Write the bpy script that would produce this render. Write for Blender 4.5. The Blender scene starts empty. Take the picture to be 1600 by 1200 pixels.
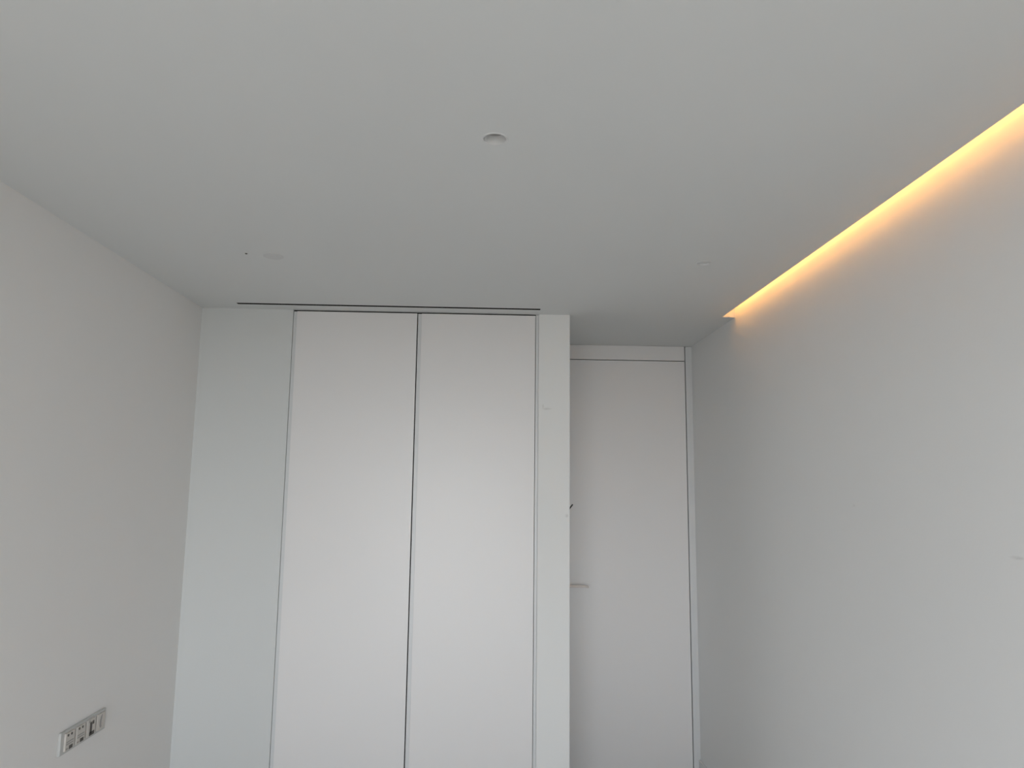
import bpy, bmesh, math
from mathutils import Vector, Matrix

S = bpy.context.scene
COL = S.collection

# ------------------------------------------------------------------ camera, sky, daylight, exposure
YAW, PITCH, ROLL, FPX = 0.0355, 0.1377, 0.0116, 1144.27
EYE = Vector((0.0, 0.0, 1.7))

def make_camera():
    cam = bpy.data.cameras.new('camera')
    o = bpy.data.objects.new('camera', cam)
    COL.objects.link(o)
    cam.sensor_fit = 'HORIZONTAL'
    cam.sensor_width = 36.0
    cam.lens = FPX / 1600.0 * 36.0
    cam.clip_start = 0.02
    cy, sy = math.cos(YAW), math.sin(YAW)
    cp, sp = math.cos(PITCH), math.sin(PITCH)
    cr, sr = math.cos(ROLL), math.sin(ROLL)
    right0 = Vector((cy, -sy, 0))
    level = Vector((sy, cy, 0))
    fwd = level * cp + Vector((0, 0, 1)) * sp
    up0 = level * -sp + Vector((0, 0, 1)) * cp
    R = right0 * cr + up0 * sr
    U = up0 * cr - right0 * sr
    M = Matrix((R, U, -fwd)).transposed().to_4x4()
    M.translation = EYE
    o.matrix_world = M
    S.camera = o

make_camera()

SKY = ((0.235, 0.222, 0.200), (0.94, 0.97, 1.0), (0.34, 0.39, 0.46))
SKY_STRENGTH = 8.6
w = bpy.data.worlds.new('sky')
S.world = w
w.use_nodes = True
# overcast sky, brightest in the haze at the horizon, over darker ground
nt = w.node_tree
tc = nt.nodes.new('ShaderNodeTexCoord')
sp = nt.nodes.new('ShaderNodeSeparateXYZ')
nt.links.new(tc.outputs['Generated'], sp.inputs[0])
mr = nt.nodes.new('ShaderNodeMapRange')
mr.inputs['From Min'].default_value = -1.0
nt.links.new(sp.outputs['Z'], mr.inputs['Value'])
cr = nt.nodes.new('ShaderNodeValToRGB')
GROUND, HAZE, ZENITH = SKY
cr.color_ramp.elements[0].position = 0.0
cr.color_ramp.elements[0].color = (*[c * 0.8 for c in GROUND], 1)
cr.color_ramp.elements[1].position = 1.0
cr.color_ramp.elements[1].color = (*ZENITH, 1)
for pos, c in ((0.40, GROUND), (0.478, HAZE), (0.52, HAZE), (0.64, ZENITH)):
    e = cr.color_ramp.elements.new(pos)
    e.color = (*c, 1)
nt.links.new(mr.outputs[0], cr.inputs[0])
nt.links.new(cr.outputs[0], nt.nodes['Background'].inputs[0])
nt.nodes['Background'].inputs[1].default_value = SKY_STRENGTH

def area(name, loc, rot, sx, sy, power, color):
    l = bpy.data.lights.new(name, 'AREA')
    l.shape = 'RECTANGLE'
    l.size, l.size_y = sx, sy
    l.energy = power
    l.color = color
    o = bpy.data.objects.new(name, l)
    o.location = loc
    o.rotation_euler = rot
    COL.objects.link(o)
    return o

# the balcony window behind the camera lets the sky in; the portal only guides the sampling
WIN = dict(x0=-1.40, x1=0.65, z0=0.06, z1=2.20)
portal = area('daylight_portal', ((WIN['x0'] + WIN['x1']) / 2, -1.60, (WIN['z0'] + WIN['z1']) / 2),
              (math.radians(90), 0, 0), WIN['x1'] - WIN['x0'], WIN['z1'] - WIN['z0'], 1.0, (1, 1, 1))
portal.data.cycles.is_portal = True

S.view_settings.view_transform = 'Standard'
S.view_settings.look = 'None'
S.view_settings.gamma = 1.0
S.view_settings.use_curve_mapping = False
S.view_settings.exposure = 0.0

# ------------------------------------------------------------------ measures (metres)
XL, XR = -1.4877, 1.3182          # left and right wall faces
YB, YD = 3.789, 4.599             # wardrobe front, alcove door front
YR = -1.5                         # rear wall (behind the camera)
H, SLAB = 2.6, 2.78               # false ceiling underside, concrete above
XS = 1.248                        # edge of the light cove
YS = 3.767                        # far end of the light cove
SEAM_L, SEAM_M, SEAM_R, PIER = -1.0145, -0.367, 0.2563, 0.4379
WALL_T = 0.10

# ------------------------------------------------------------------ helpers
def tag(o, label=None, cat=None, group=None, kind=None):
    if label: o['label'] = label
    if cat: o['category'] = cat
    if group: o['group'] = group
    if kind: o['kind'] = kind
    return o

def obj(name, bm, m, parent=None, smooth=False):
    me = bpy.data.meshes.new(name)
    bmesh.ops.recalc_face_normals(bm, faces=bm.faces[:])
    bm.to_mesh(me)
    bm.free()
    for mm in (m if isinstance(m, (list, tuple)) else [m]):
        me.materials.append(mm)
    if smooth:
        for p in me.polygons:
            p.use_smooth = True
    o = bpy.data.objects.new(name, me)
    COL.objects.link(o)
    if parent is not None:
        o.parent = parent
        o.matrix_parent_inverse = Matrix.Identity(4)
        # every builder below gives world coordinates: bring them into the parent's frame
        wm = Matrix.Identity(4)
        q = parent
        while q is not None:
            wm = Matrix.Translation(q.location) @ wm
            q = q.parent
        me.transform(wm.inverted())
    return o

def empty(name, loc, label=None, cat=None, group=None, kind=None):
    o = bpy.data.objects.new(name, None)
    o.location = loc
    o.empty_display_size = 0.1
    COL.objects.link(o)
    return tag(o, label, cat, group, kind)

def box(bm, x0, x1, y0, y1, z0, z1, bevel=0.0, mat=0):
    r = bmesh.ops.create_cube(bm, size=1.0)
    vs = r['verts']
    for v in vs:
        v.co = Vector(((x0 + x1) / 2 + v.co.x * (x1 - x0), (y0 + y1) / 2 + v.co.y * (y1 - y0),
                       (z0 + z1) / 2 + v.co.z * (z1 - z0)))
    fs = {f for v in vs for f in v.link_faces}
    if bevel:
        es = list({e for v in vs for e in v.link_edges})
        r2 = bmesh.ops.bevel(bm, geom=es, offset=bevel, segments=2, profile=0.6, affect='EDGES')
        fs = set(r2['faces']) | {f for f in fs if f.is_valid}
    for f in fs:
        if f.is_valid: f.material_index = mat
    return bm

def bxs(*boxes, bevel=0.0):
    bm = bmesh.new()
    for b in boxes: box(bm, *b, bevel=bevel)
    return bm

def lathe(bm, prof, c, axis='z', n=48, mat=0, cap=True):
    """revolve (radius, height) pairs around an axis through c"""
    rings = []
    for r, h in prof:
        ring = []
        for i in range(n):
            a = 2 * math.pi * i / n
            u, v = r * math.cos(a), r * math.sin(a)
            p = {'z': (u, v, h), 'y': (u, h, v), 'x': (h, u, v)}[axis]
            ring.append(bm.verts.new(Vector(c) + Vector(p)))
        rings.append(ring)
    for a, b in zip(rings, rings[1:]):
        for i in range(n):
            f = bm.faces.new((a[i], a[(i + 1) % n], b[(i + 1) % n], b[i]))
            f.material_index = mat
    for ring, (r, h) in () if not cap else ((rings[0], prof[0]), (rings[-1], prof[-1])):
        if r > 1e-5:
            f = bm.faces.new(ring)
            f.material_index = mat
    return bm

def tube(bm, pts, radii, n=10):
    """round bar along points, closed at both ends"""
    pts = [Vector(p) for p in pts]
    rings = []
    for i, p in enumerate(pts):
        d = (pts[min(i + 1, len(pts) - 1)] - pts[max(i - 1, 0)]).normalized()
        ref = Vector((0, 0, 1)) if abs(d.z) < 0.9 else Vector((0, 1, 0))
        u = d.cross(ref).normalized()
        v = d.cross(u).normalized()
        r = radii[i] if isinstance(radii, (list, tuple)) else radii
        ru, rv = r if isinstance(r, tuple) else (r, r)
        rings.append([bm.verts.new(p + u * math.cos(2 * math.pi * k / n) * ru + v * math.sin(2 * math.pi * k / n) * rv)
                      for k in range(n)])
    for a, b in zip(rings, rings[1:]):
        for k in range(n):
            bm.faces.new((a[k], a[(k + 1) % n], b[(k + 1) % n], b[k]))
    bm.faces.new(rings[0]); bm.faces.new(rings[-1])
    return bm

# ------------------------------------------------------------------ materials
def mat(name, color, rough=0.9, spec=0.3, bump=0.0, scale=60.0, tint=0.0, tscale=1.5, marks=(), metallic=0.0):
    m = bpy.data.materials.new(name)
    m.use_nodes = True
    nt = m.node_tree
    b = nt.nodes['Principled BSDF']
    b.inputs['Roughness'].default_value = rough
    b.inputs['Metallic'].default_value = metallic
    b.inputs['Specular IOR Level'].default_value = spec
    co = nt.nodes.new('ShaderNodeTexCoord')
    base = None
    c = nt.nodes.new('ShaderNodeRGB')
    c.outputs[0].default_value = (*color, 1)
    base = c.outputs[0]
    if tint:
        n = nt.nodes.new('ShaderNodeTexNoise')
        n.inputs['Scale'].default_value = tscale
        n.inputs['Detail'].default_value = 4
        nt.links.new(co.outputs['Object'], n.inputs['Vector'])
        mx = nt.nodes.new('ShaderNodeMix')
        mx.data_type = 'RGBA'
        mx.inputs['B'].default_value = (*[max(0, k - tint) for k in color], 1)
        nt.links.new(n.outputs['Fac'], mx.inputs['Factor'])
        nt.links.new(base, mx.inputs['A'])
        base = mx.outputs['Result']
    for (pos, size, dark) in marks:            # small scuffs in the paint
        mp = nt.nodes.new('ShaderNodeMapping')
        mp.vector_type = 'POINT'
        mp.inputs['Scale'].default_value = [1 / s for s in size]
        mp.inputs['Location'].default_value = [-p / s for p, s in zip(pos, size)]
        nt.links.new(co.outputs['Object'], mp.inputs['Vector'])
        n = nt.nodes.new('ShaderNodeTexNoise')
        n.inputs['Scale'].default_value = 1.6
        n.inputs['Detail'].default_value = 3
        nt.links.new(mp.outputs[0], n.inputs['Vector'])
        g = nt.nodes.new('ShaderNodeTexGradient')
        g.gradient_type = 'SPHERICAL'
        nt.links.new(mp.outputs[0], g.inputs['Vector'])
        k = nt.nodes.new('ShaderNodeMath'); k.operation = 'MULTIPLY'
        nt.links.new(g.outputs['Fac'], k.inputs[0]); nt.links.new(n.outputs['Fac'], k.inputs[1])
        k2 = nt.nodes.new('ShaderNodeMath'); k2.operation = 'MULTIPLY'; k2.use_clamp = True
        nt.links.new(k.outputs[0], k2.inputs[0]); k2.inputs[1].default_value = dark * 2.5
        mx = nt.nodes.new('ShaderNodeMix'); mx.data_type = 'RGBA'
        mx.inputs['B'].default_value = (0.28, 0.26, 0.23, 1)
        nt.links.new(k2.outputs[0], mx.inputs['Factor'])
        nt.links.new(base, mx.inputs['A'])
        base = mx.outputs['Result']
    nt.links.new(base, b.inputs['Base Color'])
    if bump:
        n = nt.nodes.new('ShaderNodeTexNoise')
        n.inputs['Scale'].default_value = scale
        n.inputs['Detail'].default_value = 5
        nt.links.new(co.outputs['Object'], n.inputs['Vector'])
        bp = nt.nodes.new('ShaderNodeBump')
        bp.inputs['Strength'].default_value = bump
        bp.inputs['Distance'].default_value = 0.002
        nt.links.new(n.outputs['Fac'], bp.inputs['Height'])
        nt.links.new(bp.outputs[0], b.inputs['Normal'])
    return m

def emit(name, color, strength):
    m = bpy.data.materials.new(name)
    m.use_nodes = True
    nt = m.node_tree
    nt.nodes.remove(nt.nodes['Principled BSDF'])
    e = nt.nodes.new('ShaderNodeEmission')
    e.inputs[0].default_value = (*color, 1)
    e.inputs[1].default_value = strength
    nt.links.new(e.outputs[0], nt.nodes['Material Output'].inputs[0])
    return m

M_CEIL = mat('ceiling_paint', (0.835, 0.845, 0.835), 0.95, 0.2, 0.04, 90, 0.02, 1.1)
M_WALL = mat('wall_paint', (0.915, 0.90, 0.88), 0.92, 0.25, 0.10, 120, 0.025, 1.3)
M_WALL_R = mat('wall_paint_right', (0.92, 0.92, 0.91), 0.92, 0.25, 0.10, 120, 0.02, 1.3,
               marks=[((XR, 1.80, 1.537), (0.03, 0.035, 0.006), 0.16), ((XR, 2.60, 1.643), (0.03, 0.012, 0.006), 0.1)])
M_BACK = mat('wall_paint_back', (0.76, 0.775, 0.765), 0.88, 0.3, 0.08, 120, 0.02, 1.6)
M_PIER = mat('wall_paint_pier', (0.90, 0.905, 0.89), 0.85, 0.3, 0.08, 120, 0.02, 1.6,
             marks=[((0.318, YB, 2.098), (0.030, 0.03, 0.007), 0.2), ((0.298, YB, 2.112), (0.006, 0.03, 0.014), 0.18),
                    ((0.423, YB, 1.55), (0.010, 0.03, 0.012), 0.2)])
M_DOOR = mat('satin_lacquer', (0.875, 0.86, 0.85), 0.36, 0.5, 0.015, 40)
M_EDGE = mat('edge_lacquer_shaded', (0.77, 0.78, 0.78), 0.35, 0.5)  # darker than the doors: groove shade of the grip strips in the colour
M_DARK = mat('cavity_shade', (0.03, 0.028, 0.025), 0.9, 0.1, 0.05, 30)  # near-black colour stands in for the shade inside gaps and cavities
M_FLOOR = mat('floor_tile', (0.58, 0.56, 0.53), 0.55, 0.4, 0.05, 20, 0.06, 3.0)
M_PLASTIC = mat('white_plastic', (0.80, 0.80, 0.79), 0.45, 0.5, 0.01, 200)
M_PLATE = mat('plate_plastic', (0.60, 0.60, 0.58), 0.5, 0.4, 0.01, 200)
M_COVER = mat('cover_paint', (0.76, 0.765, 0.755), 0.9, 0.2, 0.01, 200)
M_CREAM = mat('cream_plastic', (0.66, 0.62, 0.57), 0.5, 0.4, 0.01, 200)
M_TERM = mat('dark_plastic', (0.10, 0.09, 0.08), 0.6, 0.4, 0.02, 200)
M_GREYP = mat('grey_plastic', (0.40, 0.38, 0.36), 0.6, 0.4, 0.02, 200)
M_FILM = mat('cream_protective_film', (0.90, 0.82, 0.76), 0.5, 0.4, 0.05, 60)
M_CABLE = mat('black_cable', (0.05, 0.05, 0.045), 0.5, 0.5, 0.02, 300)
M_SLAB = mat('rough_concrete', (0.20, 0.19, 0.18), 0.95, 0.1, 0.3, 40)
M_ALU = mat('aluminium', (0.75, 0.75, 0.75), 0.4, 0.5, 0.02, 200, metallic=0.8)
M_LED = emit('warm_led', (1.0, 0.46, 0.13), 23.0)

# ------------------------------------------------------------------ the room shell
def structure(name, bm, m, parent=None):
    o = obj(name, bm, m, parent)
    if parent is None: o['kind'] = 'structure'
    return o

structure('floor', bxs((XL - WALL_T, XR + WALL_T, YR - WALL_T, YD + 0.2, -0.1, 0)), M_FLOOR)
structure('wall_left', bxs((XL - WALL_T, XL, YR, YD + 0.2, 0, SLAB)), M_WALL)
structure('wall_right', bxs((XR, XR + WALL_T, YR, YD + 0.2, 0, SLAB)), M_WALL_R)
structure('ceiling_slab', bxs((XL - WALL_T, XR + WALL_T, YR - WALL_T, YD + 0.2, SLAB, SLAB + 0.12)), M_SLAB)
# rear wall with the opening of the balcony window
X0, X1, Z0, Z1 = WIN['x0'], WIN['x1'], WIN['z0'], WIN['z1']
structure('wall_rear', bxs((XL - WALL_T, X0, YR - WALL_T, YR, 0, SLAB), (X1, XR + WALL_T, YR - WALL_T, YR, 0, SLAB),
                           (X0, X1, YR - WALL_T, YR, Z1, SLAB), (X0, X1, YR - WALL_T, YR, 0, Z0)), M_WALL)
wn = bxs((X0, X0 + 0.05, YR - 0.08, YR - 0.02, Z0, Z1), (X1 - 0.05, X1, YR - 0.08, YR - 0.02, Z0, Z1),
         (X0, X1, YR - 0.08, YR - 0.02, Z1 - 0.05, Z1), (X0, X1, YR - 0.08, YR - 0.02, Z0, Z0 + 0.05),
         ((X0 + X1) / 2 - 0.035, (X0 + X1) / 2 + 0.035, YR - 0.08, YR - 0.02, Z0, Z1))
structure('window_1', wn, M_PLASTIC)

# plaster either side of the wardrobe: narrow panel on the left, pier on the right
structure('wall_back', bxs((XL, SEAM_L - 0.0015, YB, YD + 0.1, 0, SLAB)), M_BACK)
structure('wall_pier', bxs((SEAM_R + 0.0165, PIER, YB, YD + 0.1, 0, SLAB), bevel=0.0015), M_PIER)
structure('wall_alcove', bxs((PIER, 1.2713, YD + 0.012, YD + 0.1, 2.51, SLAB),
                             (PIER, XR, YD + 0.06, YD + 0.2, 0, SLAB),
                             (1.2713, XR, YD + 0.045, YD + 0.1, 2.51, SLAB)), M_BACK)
structure('baseboard_right', bxs((XR - 0.012, XR, YR, YD, 0, 0.09), bevel=0.002), M_PLASTIC)

# false ceiling: one plasterboard sheet with the cove edge, the air slot and the spotlight cut-outs
SLOT = (-1.270, 0.272, 3.664, 3.688)
SPOT = (0.012, 1.815, 0.030)
SPOT_R = (0.872, 2.838, 0.026)
def ceiling_mesh():
    bm = bmesh.new()
    z = H
    def loop(pts):
        vs = [bm.verts.new((x, y, z)) for x, y in pts]
        return [bm.edges.new((a, b)) for a, b in zip(vs, vs[1:] + vs[:1])]
    es = loop([(XL, YR), (XS, YR), (XS, YS), (XR, YS), (XR, YD + 0.05), (PIER, YD + 0.05), (PIER, YB + 0.02), (XL, YB + 0.02)])
    x0, x1, y0, y1 = SLOT
    es += loop([(x0, y0), (x0, y1), (x1, y1), (x1, y0)])
    for cx, cy, r in (SPOT, SPOT_R):
        es += loop([(cx + r * math.cos(-2 * math.pi * i / 48), cy + r * math.sin(-2 * math.pi * i / 48)) for i in range(48)])
    bmesh.ops.triangle_fill(bm, use_beauty=True, use_dissolve=False, edges=es)
    r = bmesh.ops.extrude_face_region(bm, geom=bm.faces[:])
    for g in r['geom']:
        if isinstance(g, bmesh.types.BMVert): g.co.z += 0.013
    return bm
ceiling = structure('ceiling', ceiling_mesh(), M_CEIL)
# the cove above the slot: back board, top board and end board
CB, CT = 1.165, 2.672
structure('led_cutoff_lip', bxs((XS - 0.012, XS, YR, YS, H + 0.0131, H + 0.0220)), M_CEIL, ceiling)  # unseen upstand, added to cut the strip's direct light off the wall
structure('cove_board', bxs((CB - 0.012, CB, YR, YS + 0.012, H + 0.013, CT + 0.012),
                            (CB, XR, YR, YS + 0.012, CT, CT + 0.012),
                            (CB, XR, YS, YS + 0.012, H + 0.013, CT)), M_CEIL, ceiling)
# duct behind the air slot
structure('plenum_box', bxs((-1.30, 0.30, 3.62, 3.63, H + 0.013, H + 0.14), (-1.30, 0.30, 3.73, 3.74, H + 0.013, H + 0.14),
                            (-1.31, -1.30, 3.62, 3.74, H + 0.013, H + 0.14), (0.30, 0.31, 3.62, 3.74, H + 0.013, H + 0.14),
                            (-1.30, 0.30, 3.63, 3.73, H + 0.13, H + 0.14)), M_DARK, ceiling)

# ------------------------------------------------------------------ wardrobe
def wardrobe():
    t = empty('wardrobe', (SEAM_M, YB + 0.3, 0),
              'white built-in wardrobe with two flush full-height doors between plaster panel and pier', 'wardrobe')
    L, R = SEAM_L, SEAM_R + 0.016
    back = YD - 0.02
    obj('carcass', bxs((L, L + 0.018, YB + 0.03, back, 0, 2.594), (R - 0.018, R, YB + 0.03, back, 0, 2.594),
                       (L, R, back - 0.01, back, 0, 2.594), (L, R, YB + 0.03, back, 0, 0.06),
                       (L, R, YB + 0.03, back, 2.575, 2.594)), M_DARK, t)
    # fixed stile of the frame; near-black head strip stands in for gap shade
    obj('frame_stile', bxs((SEAM_R + 0.0015, R, YB + 0.009, YB + 0.03, 0, H - 0.001), bevel=0.001), M_EDGE, t)
    obj('head_gap_shade', bxs((L, R, YB + 0.012, YB + 0.03, 2.5955, H - 0.0005)), M_DARK, t)
    for x0, x1 in ((SEAM_L - 0.0003, SEAM_M - 0.0025), (SEAM_M + 0.0022, SEAM_R - 0.0015)):
        d = obj('door', bxs((x0 + 0.019, x1, YB, YB + 0.022, 0.07, 2.5925), bevel=0.0012), M_DOOR, t)
        # grip strip along the left edge, set back a little from the face
        obj('edge_profile', bxs((x0, x0 + 0.0188, YB + 0.009, YB + 0.022, 0.07, 2.5925), bevel=0.001), M_EDGE, d)
    return t
wardrobe()

# ------------------------------------------------------------------ door in the alcove
def alcove_door():
    t = empty('door_1', (0.86, YD, 0), kind='structure')
    x0, x1 = PIER + 0.03, 1.2715
    leaf = obj('door_leaf', bxs((x0, x1, YD, YD + 0.042, 0.006, 2.5012), bevel=0.0012), M_DOOR, t)
    obj('transom_panel', bxs((x0, x1, YD, YD + 0.010, 2.5058, H - 0.001), bevel=0.0008), M_DOOR, t)
    obj('door_jamb', bxs((1.2770, XR, YD - 0.001, YD + 0.045, 0, H - 0.001), bevel=0.001), M_EDGE, t)
    obj('door_jamb', bxs((PIER, x0 - 0.004, YD - 0.001, YD + 0.045, 0, H - 0.001), bevel=0.001), M_EDGE, t)
    obj('gap_backing', bxs((x0 - 0.004, 1.2770, YD + 0.044, YD + 0.058, 0, 2.6)), M_DARK, t)
    hz, hy = 1.099, YD - 0.052
    h = obj('door_handle', lathe(bmesh.new(), [(0.025, 0), (0.025, -0.006), (0.023, -0.008), (0.0, -0.008)], (0.500, YD, hz), 'y', 32), M_FILM, t)
    bm = bmesh.new()
    tube(bm, [(0.500, YD - 0.006, hz), (0.500, YD - 0.035, hz), (0.504, hy + 0.003, hz), (0.513, hy, hz), (0.545, hy, hz + 0.001),
              (0.585, hy + 0.001, hz + 0.002), (0.618, hy + 0.004, hz), (0.642, hy + 0.012, hz - 0.006)],
         [0.008, 0.008, 0.008, (0.008, 0.007), (0.008, 0.0078), (0.008, 0.0078), (0.008, 0.0072), (0.006, 0.005)], 12)
    obj('lever', bm, M_FILM, h, smooth=True)
alcove_door()

# ------------------------------------------------------------------ ceiling fittings
def led():
    t = empty('led_strip', (1.198, (YR + YS) / 2, H + 0.013),
              'warm glowing strip light hidden in the ceiling slot along the right wall', 'strip light')
    obj('mounting_channel', bxs((1.190, 1.206, YR + 0.02, YS - 0.004, H + 0.013, H + 0.015)), M_ALU, t)
    tag(obj('light_tape', bxs((1.193, 1.203, YR + 0.03, YS - 0.008, H + 0.015, H + 0.022)), M_LED, t), 'glowing amber tape')
led()

def spotlight(c, label, depth, name='recessed_spotlight', rim=0.0355, lens=M_GREYP):
    cx, cy, r = c
    t = empty(name, (cx, cy, H), label, 'spotlight')
    bm = lathe(bmesh.new(), [(r - 0.001, 0.0), (r, -0.0014), (rim - 0.0015, -0.0016), (rim, -0.0004), (rim, 0.0), (r - 0.001, 0.0)],
               (cx, cy, H), 'z', 64, cap=False)
    obj('trim_ring', bm, M_PLASTIC, t, smooth=False)
    bm = lathe(bmesh.new(), [(r - 0.001, -0.001), (r - 0.003, depth), (0.0005, depth), (0.0005, depth + 0.002), (r, depth + 0.002), (r, -0.001)],
               (cx, cy, H), 'z', 64, cap=False)
    obj('reflector_cup', bm, M_PLASTIC, t)
    bm = lathe(bmesh.new(), [(r * 0.82, depth - 0.001), (r * 0.78, depth - 0.0035), (0.0005, depth - 0.0035)], (cx, cy, H), 'z', 32)
    obj('lens', bm, lens, t)
    return t
spotlight(SPOT, 'small round white recessed spotlight in the middle of the ceiling', 0.023)
spotlight(SPOT_R, 'small round spotlight on the ceiling left of the glowing slot', 0.007, rim=0.031, lens=M_COVER)
t = empty('round_cover', (-0.862, 2.875, H), 'faint round blank cover on the ceiling, upper left of the air slot', 'ceiling cover')
obj('cover_disc', lathe(bmesh.new(), [(0.040, 0.0), (0.040, -0.001), (0.038, -0.002), (0.0, -0.002)], (-0.862, 2.875, H), 'z', 48), M_COVER, t)
obj('centre_dimple', lathe(bmesh.new(), [(0.012, -0.0018), (0.011, -0.003), (0.0, -0.003)], (-0.862, 2.875, H), 'z', 32), M_COVER, t)
tag(obj('ceiling_screw', lathe(bmesh.new(), [(0.0045, 0.0), (0.0045, -0.002), (0.003, -0.003), (0.0, -0.003)], (-0.960, 2.845, H), 'z', 16), M_TERM),
    'tiny dark screw head in the ceiling just left of the round cover', 'screw')

def air_slot():
    x0, x1, y0, y1 = SLOT
    t = empty('air_slot_diffuser', ((x0 + x1) / 2, (y0 + y1) / 2, H), 'long thin dark air slot in the ceiling in front of the wardrobe', 'air vent')
    f = 0.0025
    obj('slot_frame', bxs((x0, x1, y0 - 0.0, y0 + f, H - 0.0008, H + 0.012), (x0, x1, y1 - f, y1, H - 0.0008, H + 0.012),
                      (x0, x0 + f, y0, y1, H - 0.0008, H + 0.012), (x1 - f, x1, y0, y1, H - 0.0008, H + 0.012)), M_DARK, t)  # frame coloured near-black so the slot reads as deep shade
    obj('deflector_blade', bxs((x0 + f, x1 - f, (y0 + y1) / 2 - 0.001, (y0 + y1) / 2 + 0.001, H + 0.012, H + 0.03)), M_TERM, t)
air_slot()

# ------------------------------------------------------------------ socket plate, its cover missing, on the left wall
def sockets():
    y0, y1, z0, z1 = 2.786, 3.096, 0.736, 0.814
    t = empty('socket_plate', (XL, (y0 + y1) / 2, (z0 + z1) / 2), 'uncovered four-gang white socket plate low on the left wall', 'socket')
    bm = bxs((XL, XL + 0.010, y0, y1, z0, z1), bevel=0.0015)
    obj('mounting_frame', bm, M_PLATE, t)
    xf = XL + 0.010
    for i in range(4):
        a = y0 + 0.020 + i * 0.0725
        b = a + 0.056
        c, d = z0 + 0.010, z1 - 0.008
        mod = obj('socket_module', bxs((xf, xf + 0.007, a, b, c, d), bevel=0.001), M_CREAM, t)
        xm = xf + 0.007
        bm = bmesh.new()
        if i < 2:
            for yy in (a + 0.014, a + 0.036):      # terminal screws
                lathe(bm, [(0.0045, 0), (0.0045, 0.001), (0.0, 0.001)], (xm, yy, d - 0.008), 'x', 16)
            obj('terminal_screws', bm, M_TERM, mod)
            bm = bxs((xm - 0.001, xm + 0.0012, a + 0.024, a + 0.046, c + 0.002, c + 0.014))
            obj('terminal_window', bm, M_TERM, mod)
            bm = bxs((xm, xm + 0.0012, a + 0.004, b - 0.008, c + 0.020, c + 0.023), (xm, xm + 0.0012, a + 0.004, b - 0.008, c + 0.028, c + 0.031),
                     (xm, xm + 0.0012, a + 0.002, a + 0.016, c + 0.004, c + 0.009))
            obj('rib', bm, M_GREYP, mod)
        elif i == 2:
            bm = bxs((xm, xm + 0.0012, a + 0.016, a + 0.030, c + 0.010, d - 0.010), (xm, xm + 0.0012, a + 0.014, b - 0.008, c + 0.002, c + 0.015),
                     (xm, xm + 0.0012, a + 0.034, a + 0.044, d - 0.020, d - 0.008))
            obj('dark_opening', bm, M_TERM, mod)
            bm = lathe(bmesh.new(), [(0.0045, 0), (0.0045, 0.001), (0.0, 0.001)], (xm, a + 0.012, d - 0.006), 'x', 16)
            obj('terminal_screws', bm, M_GREYP, mod)
        else:
            # narrow crescent opening, bulging towards the near side
            bm = bmesh.new()
            ring = [(a + 0.030, d - 0.003), (a + 0.019, d - 0.012), (a + 0.014, d - 0.026), (a + 0.015, c + 0.016), (a + 0.019, c + 0.009),
                    (a + 0.029, c + 0.010), (a + 0.026, c + 0.020), (a + 0.026, d - 0.026), (a + 0.029, d - 0.014)]
            lo = [bm.verts.new((xm - 0.0005, y, z)) for y, z in ring]
            hi = [bm.verts.new((xm + 0.0012, y, z)) for y, z in ring]
            bm.faces.new(lo); bm.faces.new(hi)
            for k in range(len(ring)):
                n = (k + 1) % len(ring)
                bm.faces.new((lo[k], lo[n], hi[n], hi[k]))
            obj('curved_slot', bm, M_GREYP, mod)
sockets()

# ------------------------------------------------------------------ cable stub out of the pier, seen past its edge
bm = bmesh.new()
tube(bm, [(PIER - 0.005, 4.02, 1.560), (PIER + 0.008, 4.018, 1.563), (PIER + 0.022, 4.012, 1.576), (PIER + 0.033, 4.005, 1.592), (PIER + 0.040, 4.0, 1.602)],
     0.0038, 10)
tag(obj('cable_stub', bm, M_CABLE, smooth=True), 'short dark cable end sticking out past the pier edge, above the door handle', 'cable')
